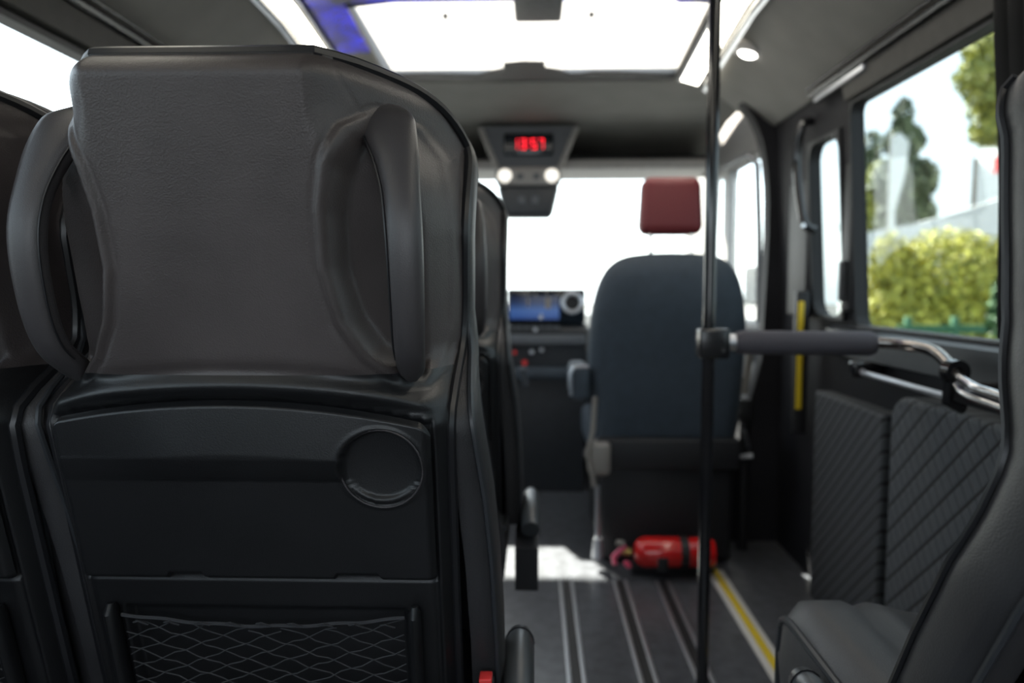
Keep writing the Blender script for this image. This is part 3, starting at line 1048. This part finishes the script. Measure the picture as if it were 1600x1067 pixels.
# window sill ledge and pelmet on the right, left
o = MB().prism([(XR - .002, .885), (.925, .872), (.918, .80), (XR - .002, .79)], 'y', 1.1, 2.36).build('trim_2', 'sill', smooth=False)
struct(o, 'dark sill trim under the right side window')
for i, (fx, s) in enumerate(((wx, 1), (wl, -1))):
    o = MB().prism([(fx(1.54), 1.538), (fx(1.54) - .022 * s, 1.542), (fx(1.62) - .03 * s, 1.60), (fx(1.62), 1.615)], 'y', -1.0, 2.21).build('trim_%d' % (3 + i), 'pelmet', smooth=False)
    struct(o, 'grey blind pelmet over the side window')
    xa = fx(1.6) - .038 * s
    o = MB().tube([(xa, -1.0, 1.612), (xa, 2.42, 1.612)], .011, 8).tube([(xa - .016 * s, -1.0, 1.628), (xa - .016 * s, 2.42, 1.628)], .005, 8).build('trim_%d' % (5 + i), 'satin')
    struct(o, 'curtain track along the ceiling edge')
    o = MB().box(min(xa, xa + .012 * s), max(xa, xa + .012 * s), 2.05, 2.40, 1.585, 1.600, .002).build('trim_%d' % (7 + i), 'alu')
    struct(o)
# curtain bunched behind the big right window
cu = MB()
v, f = [], []
nn = 60
for k_, z in enumerate(np.linspace(.9, 1.585, 8)):
    for i in range(nn + 1):
        y = 1.14 + (1.49 - 1.14) * i / nn
        v.append((wx(z) - .030 - .012 * math.sin(i * .9) - .003 * math.sin(k_ + i), y, z))
for k_ in range(7):
    for i in range(nn):
        a = k_ * (nn + 1) + i
        f.append((a, a + 1, a + nn + 2, a + nn + 1))
cu.add(v, f)
c_ = cu.build('window_curtain', 'curtain')
sd = c_.modifiers.new('thick', 'SOLIDIFY'); sd.thickness = .003
tag(c_, 'black curtain gathered at the rear end of the big right window', 'curtain')

# grab handle on the front pillar and yellow bar
gh = thing('pillar_handle', 'glossy black curved grab handle on the pillar ahead of the small window', 'handle', (.88, 2.50, 1.36))
MB().tube(smooth_path([(.035, 0, .19), (.0, 0, .17), (-.006, .02, .05), (.002, .0, -.08), (.012, -.02, -.15), (.045, -.02, -.17)], 6), .014, 12).build('grip', 'gloss', gh)
for dz, dx, dy in ((.18, .005, 0), (-.155, .012, -.02)):
    MB().tube([(dx, dy, dz), (dx - .010, dy - .016, dz)], [.008, .007], 10).build('screw', 'chrome', gh)
yb = thing('yellow_bar', 'slim vertical yellow safety bar on the dark pillar right of the pole', 'bar', (.905, 2.53, 0))
MB().box(-.010, .010, -.006, .006, .585, .955, .004).build('bar', 'yellow', yb)
MB().box(-.014, .03, -.002, .03, .50, .99, .006).build('bar_mount', 'plastic_dk', yb)
o = MB().box(.930, .950, 2.21, 2.275, .93, 1.50, .008).box(.93, .957, 2.56, 2.75, .9, 1.55, .01).build('trim_9', 'plastic_dk')
struct(o, 'black pillar trim between the right windows')
o = MB().tube([(.925, 2.245, 1.08), (.925, 2.245, .96)], .022, 12, flat=.5).build('door_latch', 'plastic_dk')
tag(o, 'black oval latch on the door trim below the narrow window', 'latch')

# ------------------------------------------------------------------ floor rails and yellow edge
def rail(x, lab):
    r_ = thing('floor_rail', lab, 'rail', (x, 0, 0), 'seat rails in the aisle floor')
    for s in (-1, 1):
        MB().box(s * .019 - .0055, s * .019 + .0055, -1.0, 2.46, .0005, .008, .002).build('edge_strip', 'alu', r_)
    MB().box(-.0135, .0135, -1.0, 2.46, .0005, .003).build('channel', 'plastic_dk', r_, smooth=False)
rail(.110, 'twin aluminium floor rail nearest the left seats')
rail(.293, 'twin aluminium floor rail in the middle of the aisle')
rail(.437, 'twin aluminium floor rail passing beside the foot of the black pole')
ye = thing('step_edge', 'white edging strip with a yellow stripe along the floor by the right seat', 'edging', (.637, 0, 0))
MB().box(-.030, .030, -1.0, 2.56, .0005, .006, .002).build('white_strip', 'white', ye)
MB().box(-.011, .011, -1.0, 2.56, .0062, .0085, .001).build('yellow_stripe', 'yellow', ye)

# ------------------------------------------------------------------ ceiling lights
for x, lab in ((.608, 'long white light strip in the ceiling crossing behind the black pole'), (-.735, 'long white light strip in the ceiling above the left seats')):
    s = 1 if x > 0 else -1
    ls = thing('light_strip', lab, 'light', (x, 0, 0), 'ceiling light strips')
    def zz(xx):   # height of the sloping headliner under local x
        return (ZC - .805 * max(0, xx + x - SR)) if s > 0 else (ZC - .787 * max(0, SL - (xx + x)))
    for (a, b, nm, m, d) in ((-.050 if s > 0 else -.014, .015 if s > 0 else .018, 'diffuser', 'led_white', .010), (.027, .033, 'rail', 'gloss', .016), (.036, .044, 'rail', 'alu', .014), (-.036 if s < 0 else -.058, -.028 if s < 0 else -.052, 'rail', 'alu', .014)):
        if s < 0: a, b = -b, -a
        v = []
        for y in (-1.0, GY0, 2.90):
            dz = roof_z(y) - ZC
            v += [(a, y, zz(a) - .001 + dz), (b, y, zz(b) - .001 + dz), (b, y, zz(b) - d + dz), (a, y, zz(a) - d + dz)]
        f = [(i * 4 + q, i * 4 + 4 + q, i * 4 + 4 + (q + 1) % 4, i * 4 + (q + 1) % 4) for i in range(2) for q in range(4)] + [(0, 1, 2, 3), (8, 9, 10, 11)]
        MB().add(v, f).build(nm, m, ls, smooth=False)
for x, lab in ((.700, 'round recessed white downlight in the sloping ceiling right of the pole'), (-.822, 'round recessed white downlight in the ceiling above the foreground seat')):
    s = 1 if x > 0 else -1
    z = (ZC - .805 * (x - SR)) if s > 0 else (ZC - .787 * (SL - x))
    ang = math.atan(.8)
    dl = thing('downlight', lab, 'light', (x, 2.50, z - .006), 'recessed downlights')
    dl.rotation_euler = (0, s * ang * .45, 0)
    MB().tube([(0, 0, .020), (0, 0, -.006), (0, 0, -.009)], [.050, .050, .038], 28).build('bezel', 'white', dl)
    MB().tube([(0, 0, -.0092), (0, 0, -.014)], [.030, .024], 24).build('lens', 'lamp_white', dl)

# ------------------------------------------------------------------ roof glass
rg = bpy.data.objects.new('window_7', None)
COL.objects.link(rg)
struct(rg, 'large roof window glowing white overhead')
link_mesh('roof_glass', [(GX0, GY0 - .30, ZC + .02), (GX1, GY0 - .30, ZC + .02), (GX0, GY0, ZC + .02), (GX1, GY0, ZC + .02), (GX0, GY1 + .02, roof_z(GY1 + .02) + .02), (GX1, GY1 + .02, roof_z(GY1 + .02) + .02)], [(0, 1, 3, 2), (2, 3, 5, 4)], 'glass_roof', rg, smooth=False)
MB().tube(smooth_path([(GX0, GY0 + .03, ZC + .004), (-.3, GY0 - .03, ZC + .006), (0, GY0 - .05, ZC + .006), (.3, GY0 - .03, ZC + .006), (GX1, GY0 + .03, ZC + .004)], 6), .012, 8).build('front_bead', 'midgrey', rg)
zr = roof_z(GY1)
gk = [(GX0, GY1 + .01), (GX0, GY1 - .055), (-.42, GY1 - .07), (-.27, GY1 - .055), (-.215, GY1 - .05), (-.16, GY1 - .10), (-.115, GY1 - .13), (-.115, GY1 - .19), (-.04, GY1 - .21), (.035, GY1 - .20), (.04, GY1 - .13), (.085, GY1 - .11), (.13, GY1 - .05), (.17, GY1 - .05), (.22, GY1 - .075), (.32, GY1 - .07), (GX1, GY1 - .03), (GX1, GY1 + .01)]
MB().prism(gk, 'z', zr + .004, zr + .016).build('rear_gasket', 'plastic_dk', rg, smooth=False)
MB().box(GX0, GX1, 1.95, 2.26, ZC - .008, ZC + .018).build('blind_cassette', 'backlit', rg, smooth=False)
MB().prism([(1.2, ZC - .008), (GY0, ZC - .008), (2.62, roof_z(2.62) - .008), (2.62, roof_z(2.62) - .001), (GY0, ZC - .001), (1.2, ZC - .001)], 'x', SL + .020, GX0).build('backlit_panel', 'backlit', rg, smooth=False)
MB().box(.42, GX1, 1.2, 2.27, ZC - .014, ZC - .009).build('backlit_panel', 'backlit', rg, smooth=False)
MB().box(-.065, .085, 2.20, 2.43, ZC - .012, ZC + .010, .01).build('vent_cover', 'mesh_black', rg)
for x in (-.285, .178):
    MB().tube([(x, 2.40, ZC + .008), (x, 2.40, ZC - .006)], .009, 10).build('fixing_stud', 'plastic_dk', rg)

# ------------------------------------------------------------------ overhead console with clock
oc = thing('overhead_console', 'grey overhead console with a red digital clock above the windscreen', 'console', (-.03, 3.52, -.042))
v = [(-.235, 0, 1.80), (.235, 0, 1.80), (.125, .04, 1.55), (-.125, .04, 1.55), (-.235, .07, 1.80), (.235, .07, 1.80), (.125, .07, 1.55), (-.125, .07, 1.55)]
MB().add(v, [(0, 1, 2, 3), (7, 6, 5, 4), (0, 4, 5, 1), (1, 5, 6, 2), (2, 6, 7, 3), (3, 7, 4, 0)]).build('console_body', 'midgrey', oc, smooth=False)
for s in (-1, 1):
    MB().tube([(s * .225, -.006, 1.79), (s * .18, -.002, 1.68), (s * .125, .03, 1.56)], .012, 8).build('edge_trim', 'lightgrey', oc)
dp = MB().box(-.115, .115, -.012, .02, 1.665, 1.765, .006).build('clock_display', 'display', oc)
# seven segment digits 13:57
SEG = {'1': 'bc', '3': 'abgcd', '5': 'afgcd', '7': 'abc'}
def digit(mb, ch, x, z, w, h, t, y):
    for s_ in SEG[ch]:
        g = {'a': (x, x + w, z + h - t, z + h), 'd': (x, x + w, z, z + t), 'g': (x, x + w, z + h / 2 - t / 2, z + h / 2 + t / 2),
             'b': (x + w - t, x + w, z + h / 2, z + h), 'c': (x + w - t, x + w, z, z + h / 2), 'f': (x, x + t, z + h / 2, z + h), 'e': (x, x + t, z, z + h / 2)}[s_]
        mb.box(g[0], g[1], y - .002, y + .001, g[2], g[3])
dg = MB()
xx = -.072
for ch in '13:57':
    if ch == ':':
        for dz in (.012, .036):
            dg.box(xx - .002, xx + .006, -.015, -.012, 1.690 + dz, 1.690 + dz + .008)
        xx += .016
    else:
        digit(dg, ch, xx, 1.692, .023, .046, .0052, -.0135)
        xx += .035
dg.build('clock_digits', 'led_red', dp, smooth=False)
ml = MB().box(-.155, .155, -.025, .07, 1.525, 1.610, .02, 4).build('map_light_housing', 'lightgrey', oc)
for s in (-1, 1):
    MB().tube([(s * .110, -.022, 1.565), (s * .110, -.032, 1.563)], [.034, .026], 16).build('map_light', 'maplight', ml)
    MB().box(s * .038 - .014, s * .038 + .014, -.030, -.020, 1.55, 1.578, .003).build('switch', 'midgrey', ml)
mr_ = MB().box(-.150, .150, .0, .07, 1.372, 1.535, .03, 4)
mr_.v = [(x * (1 - .25 * (1.535 - z) / .163), y, z) for x, y, z in mr_.v]
mr = mr_.build('sensor_housing', 'sill', oc)
for s in (-1, 1):
    MB().box(s * .032 - .016, s * .032 + .016, -.006, .004, 1.44, 1.475, .003).build('sensor_window', 'midgrey', mr)

# ------------------------------------------------------------------ dashboard
da = thing('dashboard', 'dark dashboard with a lit blue screen and round air vents below the windscreen', 'dashboard', (0, 3.45, 0))
MB().prism([(.05, .50), (.04, .70), (.10, .80), (.22, .87), (.95, .875), (.95, .45)], 'x', -.98, .88).build('dash_body', 'sill', da, smooth=False)
cc = MB().prism([(.0, .62), (-.03, .80), (-.01, .835), (.08, .86), (.3, .86), (.3, .0), (.12, .0)], 'x', -.17, .24).build('centre_console', 'sill', da, smooth=False)
MB().box(-.125, .235, -.045, .02, .835, .995, .012).build('screen_housing', 'display', da)
MB().box(-.115, .115, -.050, -.044, .855, .965, .002).build('screen', 'screen', da, smooth=False)
sm = MB()
for (x, z, w) in ((-.04, .975, .022), (.0, .972, .012), (.05, .98, .012)):
    sm.box(x, x + w, -.051, -.045, z - .006, z + .006)
sm.box(-.035, -.025, -.053, -.049, .915, .955).box(.05, .075, -.053, -.049, .905, .955)
sm.build('screen_icons', 'beige', da, smooth=False)
vr = [(.173 + .043 * math.cos(a), -.052, .932 + .043 * math.sin(a)) for a in np.linspace(0, 2 * PI, 33)]
ve = MB().tube(vr, .010, 10, cap=False).build('air_vent_ring', 'alu', da)
MB().tube([(.173, -.04, .932), (.173, -.055, .932)], [.034, .028], 20).build('air_vent_core', 'plastic_dk', ve)
kn = MB().tube([(.03, -.045, .868), (.03, -.066, .868)], [.012, .010], 16).build('push_knob', 'chrome', da)
MB().box(-.16, .235, -.042, .0, .735, .785, .012).build('trim_band', 'midgrey', da)
bt = MB()
for i in range(7):
    bt.box(-.12 + i * .035, -.095 + i * .035, -.036, -.02, .812, .826)
bt.build('button_row', 'midgrey', da, smooth=False)
for (x, z, m, r_) in ((-.092, .700, 'red_btn', .010), (-.045, .652, 'red_btn', .014), (-.012, .704, 'alu', .011), (.034, .714, 'alu', .010), (.005, .808, 'alu', .010)):
    MB().tube([(x, -.02 - .01, z), (x, -.05, z)], [r_, r_ * .8], 12).build('control_button', m, da)
MB().box(-.16, .235, -.035, .01, .57, .63, .02).build('cup_shelf', 'fabric', da)
gl = MB().tube([(-.04, -.10, .56), (-.05, -.13, .60), (-.05, -.14, .64)], [.014, .012, .020], 12).build('gear_selector', 'midgrey', da)

stw = thing('steering_wheel', 'black steering wheel mostly hidden by the driver seat', 'steering wheel', (.475, 3.22, .86))
stw.rotation_euler = (math.radians(62), 0, 0)
MB().tube([(.19 * math.cos(a), .19 * math.sin(a), 0) for a in np.linspace(0, 2 * PI, 41)], .015, 10, cap=False).build('rim', 'plastic_dk', stw)
MB().tube([(0, 0, -.17), (0, 0, .01)], [.03, .06], 14).build('hub', 'plastic_dk', stw)
MB().box(-.185, .185, -.02, .02, -.012, .0, .004).build('spoke', 'plastic_dk', stw)

dm = thing('door_mirror', 'small black door mirror outside the driver window', 'mirror', (1.14, 3.86, .93))
MB().box(-.05, .07, -.03, .03, -.02, .18, .02).build('mirror_head', 'plastic_dk', dm)
MB().tube([(-.15, 0, -.02), (-.04, 0, .0)], .014, 8).build('mirror_arm', 'plastic_dk', dm)

# ------------------------------------------------------------------ outdoors
gr = MB().box(-40, 60, -20, 90, -.95, -.90)
struct(gr.build('ground', 'grass', smooth=False))

def foliage(blobs, n, size, seed):
    """leaves scattered in and on ellipsoid blobs (x,y,z,rx,ry,rz)"""
    rr = random.Random(seed)
    mb = MB()
    tot = sum(b[3] * b[4] + b[4] * b[5] + b[3] * b[5] for b in blobs)
    for b in blobs:
        k = int(n * (b[3] * b[4] + b[4] * b[5] + b[3] * b[5]) / tot)
        for _ in range(k):
            d = Vector((rr.gauss(0, 1), rr.gauss(0, 1), rr.gauss(0, 1))).normalized()
            q = rr.uniform(.72, 1.03)
            p = Vector((b[0] + d.x * b[3] * q, b[1] + d.y * b[4] * q, b[2] + d.z * b[5] * q))
            nrm = (d + Vector((rr.gauss(0, .5), rr.gauss(0, .5), rr.gauss(0, .5)))).normalized()
            a = nrm.orthogonal().normalized()
            a.rotate(Matrix.Rotation(rr.uniform(0, 6.28), 3, nrm))
            c = nrm.cross(a)
            s = size * rr.uniform(.6, 1.3)
            mb.add([p - a * s, p + c * s * .5 + nrm * s * .15, p + a * s, p - c * s * .5 + nrm * s * .15], [(0, 1, 2, 3)])
    return mb
def tree(name, lab, cat, x, y, blobs, n, size, m, trunk=None, seed=1, group=None):
    t = thing(name, lab, cat, (x, y, -.9), group)
    b = [(bx, by, bz + .9, rx, ry, rz) for bx, by, bz, rx, ry, rz in blobs]
    link = foliage(b, n, size, seed)
    link_mesh('foliage', link.v, link.f, m, t, smooth=False)
    if trunk:
        MB().tube([(0, 0, 0), (.05, 0, trunk[0] * .5), (0, 0, trunk[0])], [trunk[1], trunk[1] * .8, trunk[1] * .4], 10).build('trunk', 'bark', t)
    return t
def B(px, py, Y, rpx, rpy, x0, y0, ry=None):
    """a blob seen at pixel (px,py), at distance Y, relative to (x0,y0)"""
    X = (px - 835) / 1150 * Y; Z = 1 + (450 - py) / 1150 * Y
    return (X - x0, Y - y0, Z, rpx / 1150 * Y, ry or rpx / 1150 * Y, rpy / 1150 * Y)
Y = 9.0
x0 = (1465 - 835) / 1150 * Y
tree('garden_bush', 'big rounded olive-green bush outside the right window', 'bush', x0, Y,
     [B(1465, 455, Y, 95, 95, x0, Y), B(1400, 490, Y, 60, 80, x0, Y), B(1540, 480, Y, 60, 110, x0, Y), B(1380, 420, Y, 32, 55, x0, Y), B(1460, 520, Y, 110, 60, x0, Y)], 15000, .05, 'leaf_olive', (1.0, .12), 5)
Y = 6.3
x0 = (1570 - 835) / 1150 * Y
tree('dark_shrub', 'darker green shrub at the rear end of the right window view', 'shrub', x0, Y,
     [B(1585, 470, Y, 45, 60, x0, Y), B(1600, 500, Y, 60, 50, x0, Y)], 4000, .05, 'leaf_green', (.7, .08), 6)
Y = 22.0
x0 = (1390 - 835) / 1150 * Y
tree('conifer', 'tall grey-green conifer against the sky, left in the right window', 'tree', x0, Y,
     [B(1391, 190, Y, 14, 26, x0, Y), B(1393, 230, Y, 28, 28, x0, Y), B(1395, 290, Y, 46, 40, x0, Y), B(1400, 345, Y, 42, 50, x0, Y), B(1385, 400, Y, 48, 50, x0, Y)], 3600, .16, 'leaf_dark', (4.5, .25), 8)
x0 = (1345 - 835) / 1150 * Y
Y = 26.0
x0 = (1345 - 835) / 1150 * Y
tree('conifer', 'slimmer conifer at the far left edge of the right window', 'tree', x0, Y,
     [B(1347, 240, Y, 12, 30, x0, Y), B(1345, 290, Y, 20, 45, x0, Y), B(1348, 350, Y, 24, 60, x0, Y)], 1500, .14, 'leaf_dark', (4, .2), 9)
x0 = (1450 - 835) / 1150 * Y
tree('leafy_tree', 'sparse leafy tree in the middle of the right window view', 'tree', x0, Y - 2,
     [B(1450, 290, 20, 30, 40, x0, 20), B(1470, 245, 20, 24, 30, x0, 20), B(1440, 330, 20, 40, 40, x0, 20), B(1480, 320, 20, 26, 34, x0, 20)], 1700, .13, 'leaf_mid', (6, .2), 10)
Y = 13.0
x0 = (1560 - 835) / 1150 * Y
tree('leafy_tree', 'tall yellow-green tree with its crown at the top right of the window', 'tree', x0, Y,
     [B(1525, 95, Y, 46, 34, x0, Y), B(1545, 160, Y, 60, 50, x0, Y), B(1500, 135, Y, 34, 26, x0, Y), B(1520, 215, Y, 30, 24, x0, Y), B(1560, 60, Y, 50, 40, x0, Y), B(1530, 175, Y, 34, 22, x0, Y)], 3600, .085, 'leaf_mid', (6.2, .18), 11)

# white block added outside for bright reflections in the right window
hs_ = thing('reflection_block', 'white sloped block added beyond the bushes for the windscreen reflection', 'reflection_white', (11.8, 19.5, -.9))
hs_.rotation_euler = (0, 0, math.radians(-80))
MB().prism([(-.62, 0), (4.5, 0), (4.5, 7.1), (.75, 6.75), (-.35, 6.1), (-.62, 5.3)], 'y', 0, 5).build('wall', 'reflection_white', hs_, smooth=False)  # upright body of the added reflection block
MB().prism([(-.45, 6.08), (.75, 6.77), (4.7, 7.12), (4.7, 7.22), (.75, 6.89), (-.50, 6.16)], 'y', -.15, 5.1).build('roof', 'reflection_white', hs_, smooth=False)  # slanted top of the added reflection shape
MB().box(-.06, .12, -.03, .02, 4.85, 5.25).build('clock_reflection', 'red_btn', hs_, smooth=False)  # red box added for the clock mirrored in the side glass
# white strip added for a reflection in the right window glass
ff_ = thing('reflection_strip', 'bright white strip added among the conifers for a reflection in the glass', 'window_reflection', (5.65, 12.0, -.9))
ff_.rotation_euler = (0, 0, math.radians(-60))
pts = [(-.02, 1.6), (.16, 1.55), (.28, 1.95), (.10, 2.65), (.07, 3.1), (.22, 3.65), (.27, 4.15), (.12, 4.32), (-.02, 4.3)]
MB().prism(pts, 'y', 0, .02).build('strip_sheet', 'reflection_white', ff_, smooth=False)
MB().tube([(-.03, .01, 0), (-.03, .01, 4.3)], .02, 8).build('strip_pole', 'white', ff_)
# hedge, and a low white band added for a reflection in the glass
hd = foliage([(x, 14.8 + .05 * x, .35 + .10 * (x - 8.2), .6, .4, 1.0) for x in np.linspace(8.6, 11.0, 7)], 4000, .08, 12)
o = link_mesh('trimmed_hedge', [Vector(p) + Vector((0, 0, .95)) for p in hd.v], hd.f, 'hedge', smooth=False)
tag(o, 'pale green trimmed hedge in front of the white block added for a reflection', 'hedge')
gw = MB().prism([(5.7, -.9), (8.9, -.9), (8.9, 2.75), (7.6, 2.35), (7.1, 2.2), (5.7, 1.95)], 'y', 13.9, 14.0).build('reflection_band', 'reflection_white', smooth=False)
tag(gw, 'low white sloping band added behind the olive bush for a reflection in the glass', 'wall')
fn = thing('green_fence', 'low green rail fence outside at the lower right of the window', 'fence', (4.55, 7.3, -.9))
for x in (-.9, -.45, 0, .45, .9):
    MB().box(x - .03, x + .03, -.03, .03, 0, 1.62, .005).build('fence_post', 'fence', fn)
for z in (1.2, 1.46):
    MB().box(-1, 1, -.015, .015, z, z + .08).build('fence_rail', 'fence', fn, smooth=False)
